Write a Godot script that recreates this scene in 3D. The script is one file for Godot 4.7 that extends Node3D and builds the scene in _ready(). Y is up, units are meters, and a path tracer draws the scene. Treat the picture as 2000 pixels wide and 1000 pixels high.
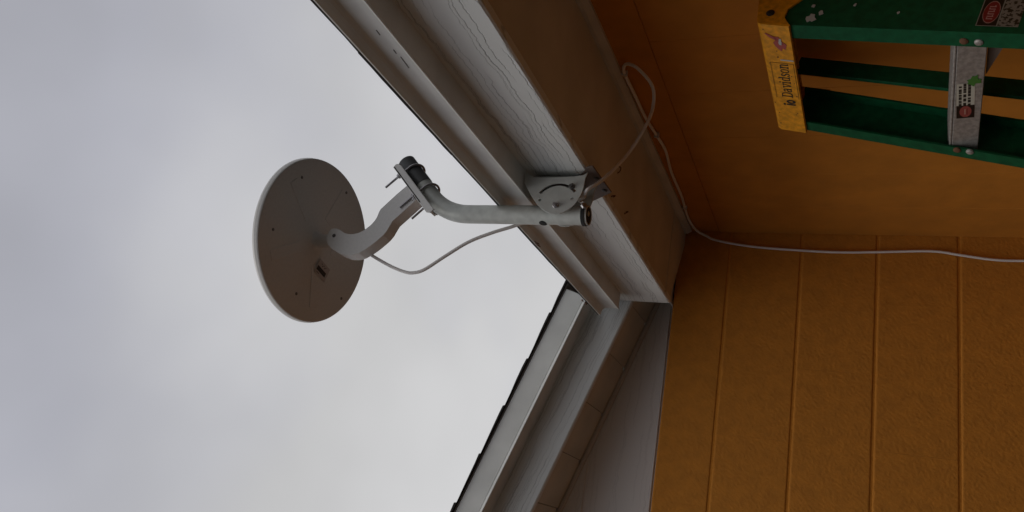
extends Node3D

# Coordinates: the camera stands at (0, EYE, 0); x runs along the gable wall, -z along the side wall.
const EYE := 1.6
const WALL_X := 0.972      # face of the side wall
const WALL_Z := -2.385     # face of the gable wall
const SIDING_Z := -2.49     # gable siding, set back on the top of the block wall
const FASCIA_X := 0.698
const RAKE := 0.3376       # fall of the rake per metre of x
const RIDGE_X := -1.6
var RNG := RandomNumberGenerator.new()
var M := {}

# ------------------------------------------------------------------ helpers
func V(x: float, y: float, z: float) -> Vector3:
	return Vector3(x, y + EYE, z)

func mb() -> SurfaceTool:
	var st := SurfaceTool.new()
	st.begin(Mesh.PRIMITIVE_TRIANGLES)
	return st

func put(st: SurfaceTool, called: String, m: Material, parent: Node = self) -> MeshInstance3D:
	var o := MeshInstance3D.new()
	o.name = called
	o.mesh = st.commit()
	o.material_override = m
	parent.add_child(o, true)
	return o

func put_mesh(mesh: Mesh, called: String, m: Material, parent: Node) -> MeshInstance3D:
	var o := MeshInstance3D.new()
	o.name = called
	o.mesh = mesh
	o.material_override = m
	parent.add_child(o, true)
	return o

func base(called: String, label: String, category: String, at := Vector3.ZERO) -> Node3D:
	var o := Node3D.new()
	o.name = called
	add_child(o, true)
	o.position = at
	if label != "":
		o.set_meta("label", label)
	if category != "":
		o.set_meta("category", category)
	return o

func holder(called: String, parent: Node) -> Node3D:
	var o := Node3D.new()
	o.name = called
	parent.add_child(o, true)
	return o

func tri(st: SurfaceTool, a: Vector3, b: Vector3, c: Vector3, n: Vector3, ua := Vector2.ZERO, ub := Vector2.ZERO, uc := Vector2.ZERO) -> void:
	var order := [a, b, c]
	var uvs := [ua, ub, uc]
	if (b - a).cross(c - a).dot(n) > 0.0:
		order = [a, c, b]
		uvs = [ua, uc, ub]
	for i in 3:
		st.set_normal(n)
		st.set_uv(uvs[i])
		st.add_vertex(order[i])

func tri_s(st: SurfaceTool, p: Array, n: Array) -> void:
	var idx := [0, 1, 2]
	if (p[1] - p[0]).cross(p[2] - p[0]).dot(n[0] + n[1] + n[2]) > 0.0:
		idx = [0, 2, 1]
	for i in idx:
		st.set_normal(n[i])
		st.set_uv(Vector2.ZERO)
		st.add_vertex(p[i])

func face(st: SurfaceTool, pts: Array, out: Vector3) -> void:
	var n: Vector3 = (pts[1] - pts[0]).cross(pts[2] - pts[0])
	if n.length() < 1e-12 and pts.size() > 3:
		n = (pts[2] - pts[0]).cross(pts[3] - pts[0])
	n = n.normalized()
	if n.dot(out) < 0.0:
		n = -n
	for i in range(1, pts.size() - 1):
		tri(st, pts[0], pts[i], pts[i + 1], n)

# chamfered box between two corners, seen through a transform
func box(st: SurfaceTool, lo: Vector3, hi: Vector3, c := 0.0, t := Transform3D.IDENTITY) -> void:
	var mid := (lo + hi) / 2.0
	var h := (hi - lo) / 2.0
	c = min(c, min(h.x, min(h.y, h.z)) * 0.95)
	for ax in 3:
		for s in [-1.0, 1.0]:
			var b := (ax + 1) % 3
			var d := (ax + 2) % 3
			var pts := []
			for q in [[-1, -1], [1, -1], [1, 1], [-1, 1]]:
				var p := Vector3.ZERO
				p[ax] = s * h[ax]
				p[b] = q[0] * (h[b] - c)
				p[d] = q[1] * (h[d] - c)
				pts.append(t * (mid + p))
			var o := Vector3.ZERO
			o[ax] = s
			face(st, pts, t.basis * o)
	if c <= 0.0:
		return
	for ax in 3:
		var b := (ax + 1) % 3
		var d := (ax + 2) % 3
		for sb in [-1.0, 1.0]:
			for sd in [-1.0, 1.0]:
				var pts := []
				for q in [[-1, 0], [1, 0], [1, 1], [-1, 1]]:
					var p := Vector3.ZERO
					p[ax] = q[0] * (h[ax] - c)
					p[b] = sb * (h[b] - (c if q[1] == 1 else 0.0))
					p[d] = sd * (h[d] - (0.0 if q[1] == 1 else c))
					pts.append(t * (mid + p))
				var o := Vector3.ZERO
				o[b] = sb
				o[d] = sd
				face(st, pts, t.basis * o)
	for sx in [-1.0, 1.0]:
		for sy in [-1.0, 1.0]:
			for sz in [-1.0, 1.0]:
				var s := Vector3(sx, sy, sz)
				face(st, [t * (mid + Vector3(sx * h.x, sy * (h.y - c), sz * (h.z - c))), t * (mid + Vector3(sx * (h.x - c), sy * h.y, sz * (h.z - c))), t * (mid + Vector3(sx * (h.x - c), sy * (h.y - c), sz * h.z))], t.basis * s)

# polygon in the plane (o, ex, ey), thick from z0 to z1 along ez
func prism(st: SurfaceTool, poly: PackedVector2Array, z0: float, z1: float, t := Transform3D.IDENTITY, bevel := 0.0) -> void:
	if Geometry2D.is_polygon_clockwise(poly):
		poly.reverse()
	var inner := poly
	if bevel > 0.0:
		var off := Geometry2D.offset_polygon(poly, -bevel, Geometry2D.JOIN_MITER)
		if off.size() == 1 and off[0].size() == poly.size():
			# match starting points
			var got: PackedVector2Array = off[0]
			if Geometry2D.is_polygon_clockwise(got):
				got.reverse()
			var best := 0
			var bd := 1e9
			for k in got.size():
				var dd := 0.0
				for i in poly.size():
					dd += poly[i].distance_to(got[(i + k) % got.size()])
				if dd < bd:
					bd = dd
					best = k
			inner = PackedVector2Array()
			for i in poly.size():
				inner.append(got[(i + best) % got.size()])
		else:
			bevel = 0.0
	var idx := Geometry2D.triangulate_polygon(inner)
	for zz in [[z0, -1.0], [z1, 1.0]]:
		var n: Vector3 = t.basis * Vector3(0, 0, zz[1])
		n = n.normalized() * signf(z1 - z0)
		for i in range(0, idx.size(), 3):
			tri(st, t * Vector3(inner[idx[i]].x, inner[idx[i]].y, zz[0]), t * Vector3(inner[idx[i + 1]].x, inner[idx[i + 1]].y, zz[0]), t * Vector3(inner[idx[i + 2]].x, inner[idx[i + 2]].y, zz[0]), n)
	var sg := signf(z1 - z0)
	for i in poly.size():
		var a := poly[i]
		var b := poly[(i + 1) % poly.size()]
		var e := b - a
		var out := t.basis * Vector3(e.y, -e.x, 0)
		var za := z0 + bevel * sg
		var zb := z1 - bevel * sg
		face(st, [t * Vector3(a.x, a.y, za), t * Vector3(b.x, b.y, za), t * Vector3(b.x, b.y, zb), t * Vector3(a.x, a.y, zb)], out)
		if bevel > 0.0:
			var ia := inner[i]
			var ib := inner[(i + 1) % poly.size()]
			face(st, [t * Vector3(a.x, a.y, za), t * Vector3(b.x, b.y, za), t * Vector3(ib.x, ib.y, z0), t * Vector3(ia.x, ia.y, z0)], out - t.basis * Vector3(0, 0, e.length() * sg))
			face(st, [t * Vector3(a.x, a.y, zb), t * Vector3(b.x, b.y, zb), t * Vector3(ib.x, ib.y, z1), t * Vector3(ia.x, ia.y, z1)], out + t.basis * Vector3(0, 0, e.length() * sg))

func tube(st: SurfaceTool, pts: Array, r: float, seg := 12, caps := true, inside := 0.0) -> void:
	var rings := []
	var nrm := []
	var side := Vector3.ZERO
	for i in pts.size():
		var d: Vector3 = (pts[min(i + 1, pts.size() - 1)] - pts[max(i - 1, 0)]).normalized()
		if i == 0:
			side = d.cross(Vector3(0.3, 0.2, 0.93) if absf(d.dot(Vector3(0.3, 0.2, 0.93))) < 0.9 else Vector3(1, 0, 0)).normalized()
		side = (side - d * side.dot(d)).normalized()
		var up := d.cross(side)
		var ring := []
		var ns := []
		for k in seg:
			var a := TAU * k / seg
			var n := side * cos(a) + up * sin(a)
			ring.append(pts[i] + n * r)
			ns.append(n)
		rings.append(ring)
		nrm.append(ns)
	for i in pts.size() - 1:
		for k in seg:
			var l := (k + 1) % seg
			tri_s(st, [rings[i][k], rings[i][l], rings[i + 1][l]], [nrm[i][k], nrm[i][l], nrm[i + 1][l]])
			tri_s(st, [rings[i][k], rings[i + 1][l], rings[i + 1][k]], [nrm[i][k], nrm[i + 1][l], nrm[i + 1][k]])
			if inside > 0.0:
				var q := [pts[i] + nrm[i][k] * inside, pts[i] + nrm[i][l] * inside, pts[i + 1] + nrm[i + 1][l] * inside, pts[i + 1] + nrm[i + 1][k] * inside]
				tri_s(st, [q[0], q[1], q[2]], [-nrm[i][k], -nrm[i][l], -nrm[i + 1][l]])
				tri_s(st, [q[0], q[2], q[3]], [-nrm[i][k], -nrm[i + 1][l], -nrm[i + 1][k]])
	for e in [0, pts.size() - 1]:
		var d: Vector3 = (pts[0] - pts[1]) if e == 0 else (pts[e] - pts[e - 1])
		for k in seg:
			var l := (k + 1) % seg
			if inside > 0.0:
				face(st, [rings[e][k], rings[e][l], pts[e] + nrm[e][l] * inside, pts[e] + nrm[e][k] * inside], d)
			elif caps:
				face(st, [pts[e], rings[e][k], rings[e][l]], d)

# profile of (radius, height) turned about y
func lathe(st: SurfaceTool, prof: Array, seg: int, t := Transform3D.IDENTITY, smooth := true) -> void:
	for i in prof.size() - 1:
		var a: Vector2 = prof[i]
		var b: Vector2 = prof[i + 1]
		var e := b - a
		var n2 := Vector2(e.y, -e.x).normalized()
		for k in seg:
			var p := TAU * k / seg
			var q := TAU * (k + 1) / seg
			var da := Vector3(cos(p), 0, sin(p))
			var db := Vector3(cos(q), 0, sin(q))
			var P := [t * (da * a.x + Vector3(0, a.y, 0)), t * (db * a.x + Vector3(0, a.y, 0)), t * (db * b.x + Vector3(0, b.y, 0)), t * (da * b.x + Vector3(0, b.y, 0))]
			var na := (t.basis * (da * n2.x + Vector3(0, n2.y, 0))).normalized()
			var nb := (t.basis * (db * n2.x + Vector3(0, n2.y, 0))).normalized()
			if a.x > 1e-6:
				tri_s(st, [P[0], P[1], P[2]], [na, nb, nb])
			if b.x > 1e-6:
				tri_s(st, [P[0], P[2], P[3]], [na, nb, na])

func spline(p: Array, n := 10) -> Array:
	var out := []
	for i in p.size() - 1:
		var a: Vector3 = p[max(i - 1, 0)]
		var b: Vector3 = p[i]
		var c: Vector3 = p[i + 1]
		var d: Vector3 = p[min(i + 2, p.size() - 1)]
		for k in n:
			out.append(b.cubic_interpolate(c, a, d, float(k) / n))
	out.append(p[-1])
	return out

func mat(c: Color, rough := 0.6, metal := 0.0) -> StandardMaterial3D:
	var m := StandardMaterial3D.new()
	m.albedo_color = c.linear_to_srgb()
	m.roughness = rough
	m.metallic = metal
	return m

func tex(img: Image) -> ImageTexture:
	return ImageTexture.create_from_image(img)

func noise_img(w: int, h: int, freq: float, octaves: int, sd: int, lo: float, hi: float, kind := FastNoiseLite.TYPE_SIMPLEX_SMOOTH) -> Image:
	var n := FastNoiseLite.new()
	n.seed = sd
	n.frequency = freq
	n.noise_type = kind
	n.fractal_octaves = octaves
	var src := n.get_seamless_image(w, h)
	var img := Image.create(w, h, false, Image.FORMAT_RGB8)
	for y in h:
		for x in w:
			var v := lerpf(lo, hi, src.get_pixel(x, y).r)
			img.set_pixel(x, y, Color(v, v, v))
	return img

# embossed cedar grain: wavy lines that never cross; returns [colour, height]
func grain(w: int, h: int, lines: int, wave: float, sd: int, width: float, groove_shade: float, lean := 0.0) -> Array:
	var col := Image.create(w, h, false, Image.FORMAT_RGB8)
	var hei := Image.create(w, h, false, Image.FORMAT_RGB8)
	col.fill(Color(1, 1, 1))
	hei.fill(Color(0.8, 0.8, 0.8))
	var r := RandomNumberGenerator.new()
	r.seed = sd
	var n := FastNoiseLite.new()
	n.seed = sd
	n.frequency = 1.0
	n.fractal_octaves = 4
	n.fractal_gain = 0.55
	for i in lines:
		var v0 := (i + r.randf_range(-0.35, 0.35)) / lines * h
		var segs := r.randi_range(2, 4)
		for s in segs:
			var u0 := r.randi_range(0, w - 1)
			var ln := r.randi_range(int(w * 0.10), int(w * 0.34))
			var strong := r.randf_range(0.45, 1.0)
			for k in ln:
				var u := (u0 + k) % w
				var a := TAU * u / w
				var f := float(k) / ln
				var v := v0 + wave * h * n.get_noise_3d(cos(a) * 2.2, sin(a) * 2.2, v0 / h * 1.6) + 0.012 * h * n.get_noise_3d(cos(a) * 30.0, sin(a) * 30.0, v0) + lean * h * (f - 0.5)
				var fade: float = strong * min(1.0, min(f, 1.0 - f) * 9.0) * (0.75 + 0.5 * n.get_noise_3d(cos(a) * 14.0, sin(a) * 14.0, v0 + 40.0))
				for dv in range(-3, 4):
					var y := posmod(int(round(v)) + dv, h)
					var dist := absf(round(v) + dv - v) / width
					if dist < 1.0:
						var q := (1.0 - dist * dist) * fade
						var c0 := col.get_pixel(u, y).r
						var c1: float = min(c0, 1.0 - groove_shade * q)  # self-shadow of the grooves painted into the colour
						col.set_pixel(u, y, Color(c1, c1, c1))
						var h1: float = min(hei.get_pixel(u, y).r, 0.8 - 0.75 * q)
						hei.set_pixel(u, y, Color(h1, h1, h1))
	return [tex(col), tex(hei)]

func local_map(m: StandardMaterial3D, scale: Vector3, in_world := false) -> void:
	m.uv1_triplanar = true
	m.uv1_world_triplanar = in_world
	m.uv1_triplanar_sharpness = 8.0
	m.uv1_scale = scale

func relief(m: StandardMaterial3D, t: Texture2D, cm: float) -> void:
	m.heightmap_enabled = true
	m.heightmap_texture = t
	m.heightmap_scale = cm

# ------------------------------------------------------------------ materials
func make_materials() -> void:
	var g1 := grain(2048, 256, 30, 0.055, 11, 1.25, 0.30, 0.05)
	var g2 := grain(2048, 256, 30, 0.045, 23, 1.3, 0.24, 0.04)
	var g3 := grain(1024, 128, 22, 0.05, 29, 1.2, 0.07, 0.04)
	var mottle := tex(noise_img(512, 512, 0.012, 4, 5, 0.91, 1.0))
	var worn := tex(noise_img(512, 512, 0.022, 6, 16, 0.80, 1.04))
	var faint := tex(noise_img(256, 256, 0.05, 4, 15, 0.965, 1.0))
	var fine := tex(noise_img(512, 512, 0.06, 3, 6, 0.0, 1.0))
	var stucco := tex(noise_img(512, 512, 0.10, 4, 7, 0.0, 1.0, FastNoiseLite.TYPE_VALUE_CUBIC))
	var speck := tex(noise_img(256, 256, 0.20, 2, 8, 0.45, 1.0))

	var white := Color(0.735, 0.755, 0.735)
	M.fascia = mat(white, 0.55)
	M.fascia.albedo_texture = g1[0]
	relief(M.fascia, g1[1], 0.16)
	local_map(M.fascia, Vector3(1.0 / 1.7, 1.0 / 0.19, 1.0 / 1.7))
	M.barge = mat(white, 0.55)
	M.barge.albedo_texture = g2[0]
	relief(M.barge, g2[1], 0.13)
	local_map(M.barge, Vector3(1.0 / 1.7, 1.0 / 0.17, 1.0 / 1.7))
	M.siding = mat(Color(0.76, 0.76, 0.74), 0.6)
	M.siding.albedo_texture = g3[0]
	relief(M.siding, g3[1], 0.02)
	local_map(M.siding, Vector3(1.0 / 1.3, 1.0 / 0.22, 1.0))
	M.trim = mat(Color(0.79, 0.80, 0.765), 0.42)
	M.trim.albedo_texture = mottle
	local_map(M.trim, Vector3(1.1, 1.1, 1.1))
	M.soffit = mat(Color(0.68, 0.62, 0.51), 0.75)
	M.soffit.albedo_texture = mottle
	local_map(M.soffit, Vector3(0.9, 0.9, 0.9))
	M.strip = mat(Color(0.62, 0.59, 0.54), 0.65)
	M.strip.albedo_texture = mottle
	local_map(M.strip, Vector3(1.7, 1.7, 1.7))

	M.block = mat(Color(0.595, 0.224, 0.019), 0.85)
	M.block.albedo_texture = mottle
	relief(M.block, stucco, 0.10)
	local_map(M.block, Vector3(3.6, 3.6, 3.6), true)
	M.mortar = mat(Color(0.595, 0.224, 0.019), 0.9)
	relief(M.mortar, stucco, 0.14)
	local_map(M.mortar, Vector3(3.6, 3.6, 3.6), true)
	M.plank = mat(Color(0.595, 0.224, 0.019), 0.8)
	M.plank.albedo_texture = mottle
	relief(M.plank, fine, 0.04)
	local_map(M.plank, Vector3(1.4, 1.4, 1.4), true)
	M.shingle = mat(Color(0.060, 0.052, 0.047), 0.95)
	M.shingle.albedo_texture = speck
	relief(M.shingle, speck, 0.1)
	local_map(M.shingle, Vector3(6, 6, 6))
	M.deck = mat(Color(0.15, 0.128, 0.110), 0.9)

	M.galv = mat(Color(0.60, 0.62, 0.58), 0.5, 0.25)
	M.galv.albedo_texture = tex(noise_img(256, 256, 0.02, 4, 31, 0.90, 1.0))
	local_map(M.galv, Vector3(7, 7, 7))
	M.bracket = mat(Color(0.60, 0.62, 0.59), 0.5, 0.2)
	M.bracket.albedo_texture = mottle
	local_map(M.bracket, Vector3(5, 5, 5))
	M.plate = mat(Color(0.13, 0.095, 0.078), 0.65, 0.1)
	M.plate.albedo_texture = mottle
	local_map(M.plate, Vector3(9, 9, 9))
	M.sleeve = mat(Color(0.075, 0.078, 0.08), 0.5, 0.2)
	M.zinc = mat(Color(0.42, 0.41, 0.42), 0.35, 0.85)
	M.black = mat(Color(0.012, 0.012, 0.013), 0.6)
	M.antenna = mat(Color(0.83, 0.82, 0.79), 0.45)
	M.antenna.albedo_texture = faint
	local_map(M.antenna, Vector3(9, 9, 9))
	M.cable = mat(Color(0.77, 0.74, 0.715), 0.45)
	M.rust = mat(Color(0.12, 0.05, 0.022), 0.85)
	M.screw = mat(Color(0.10, 0.095, 0.09), 0.5, 0.3)
	M.dull = mat(Color(0.24, 0.225, 0.21), 0.5, 0.2)

	M.green = mat(Color(0.005, 0.086, 0.032), 0.55)
	M.green.metallic_specular = 0.3
	M.green.albedo_texture = worn
	local_map(M.green, Vector3(4, 4, 4))
	M.yellow = mat(Color(0.80, 0.325, 0.004), 0.5)
	M.yellow.albedo_texture = worn
	local_map(M.yellow, Vector3(6, 6, 6))
	M.alu = mat(Color(0.40, 0.375, 0.345), 0.5, 0.4)
	M.alu.albedo_texture = worn
	local_map(M.alu, Vector3(8, 8, 8))
	M.brace = mat(Color(0.16, 0.125, 0.10), 0.7, 0.2)
	M.ink = mat(Color(0.01, 0.008, 0.006), 0.7)
	M.white_paint = mat(Color(0.42, 0.42, 0.39), 0.7)
	M.red_paint = mat(Color(0.36, 0.07, 0.06), 0.7)
	M.green_paint = mat(Color(0.05, 0.16, 0.02), 0.7)
	M.rubber_and_hole_dark = mat(Color(0.02, 0.02, 0.02), 0.9)  # ladder feet, and the painted dark of the tube openings

	M.soil = mat(Color(0.070, 0.058, 0.045), 0.95)
	M.soil.albedo_texture = tex(noise_img(512, 512, 0.03, 5, 55, 0.55, 1.0))
	local_map(M.soil, Vector3(0.8, 0.8, 0.8), true)

# ------------------------------------------------------------------ sky, camera, sun
func make_sky() -> Sky:
	var w := 640
	var h := 320
	var img := Image.create(w, h, false, Image.FORMAT_RGBF)
	var n := FastNoiseLite.new()
	n.seed = 4
	n.frequency = 1.0
	n.fractal_octaves = 5
	n.fractal_gain = 0.5
	for y in h:
		var el := PI * (0.5 - (y + 0.5) / h)
		for x in w:
			var ph := TAU * ((x + 0.5) / w - 0.5)
			var d := Vector3(sin(ph) * cos(el), sin(el), -cos(ph) * cos(el))
			# a cloud sheet overhead: sample it where the ray meets a high, curved layer
			var k := 1.0 / (maxf(d.y, 0.0) + 0.35)
			var p := Vector3(d.x * k, d.y * 0.6, d.z * k)
			var big := n.get_noise_3dv(p * 0.75 + Vector3(3.1, 0, 7.7))
			var small := n.get_noise_3dv(p * 2.0 + Vector3(11, 5, 2))
			var low := 1.0 - smoothstep(0.25, 0.95, maxf(d.y, 0.0))
			var v := 0.460 + 0.13 * low + 0.16 * big + 0.075 * small
			var cool := clampf(0.5 - 1.6 * big - 0.5 * (low - 0.4), 0.0, 1.0)
			img.set_pixel(x, y, Color(v * lerpf(1.0, 0.965, cool), v * lerpf(1.0, 0.980, cool), v * lerpf(1.012, 1.095, cool)))
	var pm := PanoramaSkyMaterial.new()
	pm.panorama = tex(img)
	var s := Sky.new()
	s.sky_material = pm
	return s

func make_view() -> void:
	var cam := Camera3D.new()
	cam.name = "camera"
	var b := Basis(Vector3.UP, deg_to_rad(-20.11444)) * Basis(Vector3.RIGHT, deg_to_rad(23.15173)) * Basis(Vector3.BACK, deg_to_rad(1.81244))
	# the phone was held on its side: the picture's right is the world's down
	cam.transform = Transform3D(Basis(-b.y, b.x, b.z), Vector3(0, EYE, 0))
	cam.fov = rad_to_deg(2.0 * atan(500.0 / 1614.47))
	cam.near = 0.02
	cam.far = 400.0
	add_child(cam)
	cam.current = true
	var env := Environment.new()
	env.background_mode = Environment.BG_SKY
	env.sky = make_sky()
	env.tonemap_mode = Environment.TONE_MAPPER_LINEAR
	env.tonemap_exposure = 1.0
	env.sdfgi_enabled = true
	env.ssao_enabled = true
	env.ssil_enabled = true
	var we := WorldEnvironment.new()
	we.name = "world_environment"
	we.environment = env
	add_child(we)
	var sun := DirectionalLight3D.new()
	sun.name = "sun"
	sun.light_energy = 0.36
	sun.light_angular_distance = 40.0
	sun.light_color = Color(1.0, 0.985, 0.96)
	sun.shadow_enabled = true
	add_child(sun)
	sun.look_at_from_position(Vector3(-2.6, 7, 1.5), Vector3(0, 0, 0))

func _ready() -> void:
	RNG.seed = 20
	make_view()
	make_materials()
	build_ground()
	build_house()
	build_added_houses()
	build_mast()
	build_antenna()
	build_cable()
	build_ladder()

# ------------------------------------------------------------------ ground
func build_ground() -> void:
	var st := mb()
	var n := 40
	for i in n:
		for j in n:
			var x0 := -80.0 + 160.0 * i / n
			var z0 := -80.0 + 160.0 * j / n
			var s := 160.0 / n
			face(st, [Vector3(x0, 0, z0), Vector3(x0 + s, 0, z0), Vector3(x0 + s, 0, z0 + s), Vector3(x0, 0, z0 + s)], Vector3.UP)
	var o := put(st, "ground", M.soil)
	o.set_meta("kind", "structure")

# ------------------------------------------------------------------ house
func rake_y(x: float, c: float) -> float:
	return c - RAKE * x if x >= RIDGE_X else c - RAKE * RIDGE_X - RAKE * (RIDGE_X - x)

# one sloping board of the rake, in its own axes (x along the slope), as a child of a part
func rake_board(called: String, c_low: float, c_high: float, z_back: float, z_front: float, x_low: float, left: bool, m: Material, parent: Node, bev := 0.003) -> MeshInstance3D:
	var ang := atan(RAKE)
	var x_far := RIDGE_X
	var st := mb()
	var a := V(x_low, 0.0, 0.0)
	var ln := (x_low - x_far) / cos(ang)
	var up := (c_high - c_low) * cos(ang)
	box(st, Vector3(-ln, 0, z_back), Vector3(0, up, z_front), bev)
	var o := put(st, called, m, parent)
	a = V(x_low, c_low - RAKE * x_low, 0)
	var b := Basis(Vector3.BACK, -ang)
	o.transform = Transform3D(b, a)
	if left:
		o.transform = Transform3D(Basis(Vector3.UP, PI), Vector3(2.0 * RIDGE_X, 0, z_back + z_front)) * o.transform
	return o

# the kicked-out lower edge of the rake cover
func rake_lip(left: bool, parent: Node) -> void:
	var ang := atan(RAKE)
	var st := mb()
	var ln := (0.678 - RIDGE_X) / cos(ang)
	# section in (z, up), run along -x
	prism(st, PackedVector2Array([Vector2(-2.262, 0.0088), Vector2(-2.1870, 0.0088), Vector2(-2.1845, 0.0015), Vector2(-2.1855, 0.0), Vector2(-2.1900, 0.0040), Vector2(-2.262, 0.0040)]), -ln, 0.0, Transform3D(Basis(Vector3(0, 0, 1), Vector3(0, 1, 0), Vector3(1, 0, 0)), Vector3.ZERO))
	var o := put(st, "lip", M.trim, parent)
	o.transform = Transform3D(Basis(Vector3.BACK, -ang), V(0.678, 0.9658 - RAKE * 0.678, 0))
	if left:
		o.transform = Transform3D(Basis(Vector3(-1, 0, 0), Vector3(0, 1, 0), Vector3(0, 0, 1)), Vector3(2.0 * RIDGE_X, 0, 0)) * o.transform

func build_house() -> void:
	var house := base("house", "orange house corner with white eaves, fascia boards and dark shingle roof", "house")
	# --- side wall: vertical planks with 8 inch grooves
	var wall := holder("side_wall", house)
	var y_top := 0.412
	var st := mb()
	var k := 0
	var z := -1.38 - 0.2035 * 5.0
	var plank_mesh: Mesh = null
	while z < 3.4:
		if plank_mesh == null:
			st = mb()
			box(st, Vector3(0, 0, 0.0002), Vector3(0.02, EYE + y_top, 0.2033), 0.0011)
			plank_mesh = st.commit()
		var p := put_mesh(plank_mesh, "plank", M.plank, wall)
		p.position = Vector3(WALL_X, 0, z)
		z += 0.2035
		k += 1
	st = mb()
	box(st, Vector3(WALL_X + 0.0185, 0, WALL_Z - 0.2), Vector3(WALL_X + 0.16, EYE + 0.62, 3.4))
	put(st, "backing", M.plank, wall)
	st = mb()
	box(st, Vector3(0, 0, 0), Vector3(0.015, 0.099, 3.4 - WALL_Z), 0.0015)
	var fr := put(st, "frieze_board", M.plank, wall)
	fr.position = V(WALL_X + 0.0012, y_top + 0.0012, WALL_Z)

	# --- gable wall: painted blocks
	var gw := holder("gable_wall", house)
	st = mb()
	box(st, Vector3(-4.3, 0, WALL_Z - 0.2), Vector3(WALL_X + 0.02, EYE + 0.5285, WALL_Z - 0.0024))
	put(st, "mortar", M.mortar, gw)
	var joints := []
	var y := 0.3765
	while y > -EYE:
		joints.append(y)
		y -= 0.2035
	joints.push_front(0.5345)
	joints.append(-EYE)
	var shapes := {}
	for c in joints.size() - 1:
		var hi: float = joints[c]
		var lo: float = joints[c + 1]
		var hh := hi - lo
		var x: float = WALL_X - (0.0 if c % 2 == 0 else -0.203)
		while x > -4.25:
			var x1: float = min(x, WALL_X)
			var x0: float = max(x - 0.406, -4.3)
			var key := "%d_%d" % [int(hh * 1000), int((x1 - x0) * 1000)]
			if not shapes.has(key):
				var s2 := mb()
				# the face is dressed with shallow arrises along the bed joints only
				var w := x1 - x0 - 0.0003
				var pr := PackedVector2Array([Vector2(0, 0.0026), Vector2(0.09, 0.0026), Vector2(0.09, hh - 0.0026), Vector2(0, hh - 0.0026), Vector2(-0.0020, hh - 0.0034), Vector2(-0.0038, hh - 0.0055), Vector2(-0.0045, hh - 0.0085), Vector2(-0.0045, 0.0075), Vector2(-0.0042, 0.0048), Vector2(-0.0026, 0.0030)])
				prism(s2, pr, 0.0, w, Transform3D(Basis(Vector3(0, 0, -1), Vector3(0, 1, 0), Vector3(1, 0, 0)), Vector3.ZERO))
				shapes[key] = s2.commit()
			var o := put_mesh(shapes[key], "block", M.block, gw)
			o.position = V(x0, lo, WALL_Z - 0.0045 + RNG.randf_range(-0.0002, 0.0002))
			x -= 0.406

	# --- gable siding: white lap boards up to the rake
	var gs := holder("gable_siding", house)
	var y0 := 0.5595 - 0.2035
	var c_top := 0.875
	while y0 < rake_y(RIDGE_X, c_top) - 0.01:
		var y1: float = min(y0 + 0.2035, rake_y(RIDGE_X, c_top))
		var xr0: float = min((c_top - y0) / RAKE, WALL_X)
		var xr1: float = (c_top - y1) / RAKE
		var s3 := mb()
		var pts := [Vector2(2 * RIDGE_X - xr0, 0), Vector2(xr0, 0)]
		if xr0 >= WALL_X - 1e-6 and (c_top - RAKE * WALL_X) > y0:
			pts.append(Vector2(xr0, c_top - RAKE * WALL_X - y0))
		pts.append(Vector2(xr1, y1 - y0))
		pts.append(Vector2(2 * RIDGE_X - xr1, y1 - y0))
		var P := PackedVector2Array(pts)
		# lower edge stands 12 mm proud of the wall, upper edge 5 mm
		var tilt := -0.007 / 0.2035
		prism(s3, P, -0.02, 0.0, Transform3D(Basis(Vector3(1, 0, 0), Vector3(0, 1, tilt), Vector3(0, 0, 1)), Vector3.ZERO))
		var o := put(s3, "lap_board", M.siding, gs)
		o.position = V(0, y0, SIDING_Z + 0.004)
		y0 += 0.2035

	# --- eave along the side wall
	var zf := 3.4
	st = mb()
	box(st, Vector3(0, 0, 0), Vector3(0.02, 0.20, zf + 2.26), 0.003)
	var f := put(st, "fascia_board", M.fascia, house)
	f.position = V(FASCIA_X, 0.511, -2.26)
	var so := holder("soffit", house)
	for pz in [[-2.3835, -2.2025], [-2.1970, 0.24], [0.2425, 2.68], [2.6825, 3.4]]:
		st = mb()
		if pz[0] < -2.3:
			# the last panel is cut off aslant where it dies into the gable
			prism(st, PackedVector2Array([Vector2(FASCIA_X + 0.0205, -2.266), Vector2(0.925, pz[0]), Vector2(WALL_X + 0.018, pz[0]), Vector2(WALL_X + 0.018, pz[1]), Vector2(FASCIA_X + 0.0205, pz[1])]), 0.0, 0.008, Transform3D(Basis(Vector3(1, 0, 0), Vector3(0, 0, 1), Vector3(0, 1, 0)), Vector3.ZERO))
		else:
			box(st, Vector3(FASCIA_X + 0.0205, 0, pz[0]), Vector3(WALL_X + 0.018, 0.008, pz[1]), 0.0012)
		var q := put(st, "panel", M.soffit, so)
		q.position = V(0, 0.515, 0)
	# rusty staples left in the soffit
	for s in [[0.805, -1.616, 0.2], [0.731, -1.599, 1.2], [0.742, -1.712, 0.9]]:
		var arc := []
		for i in 7:
			var a := PI * i / 6.0
			arc.append(Vector3(cos(a) * 0.009, -sin(a) * 0.007, sin(a) * 0.003))
		st = mb()
		tube(st, arc, 0.0013, 6)
		var q := put(st, "staple", M.rust, so)
		q.transform = Transform3D(Basis(Vector3.UP, s[2]), V(s[0], 0.5155, s[1]))
	# small mouldings where soffit meets wall
	st = mb()
	prism(st, PackedVector2Array([Vector2(0, 0), Vector2(0, 0.021), Vector2(-0.016, 0.021), Vector2(-0.016, 0.012), Vector2(-0.009, 0.0)]), WALL_Z + 0.017, zf)
	var mo := put(st, "moulding", M.strip, house)
	mo.position = V(WALL_X + 0.0025, 0.4935, 0)
	# filler above the slanted end
	st = mb()
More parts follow.
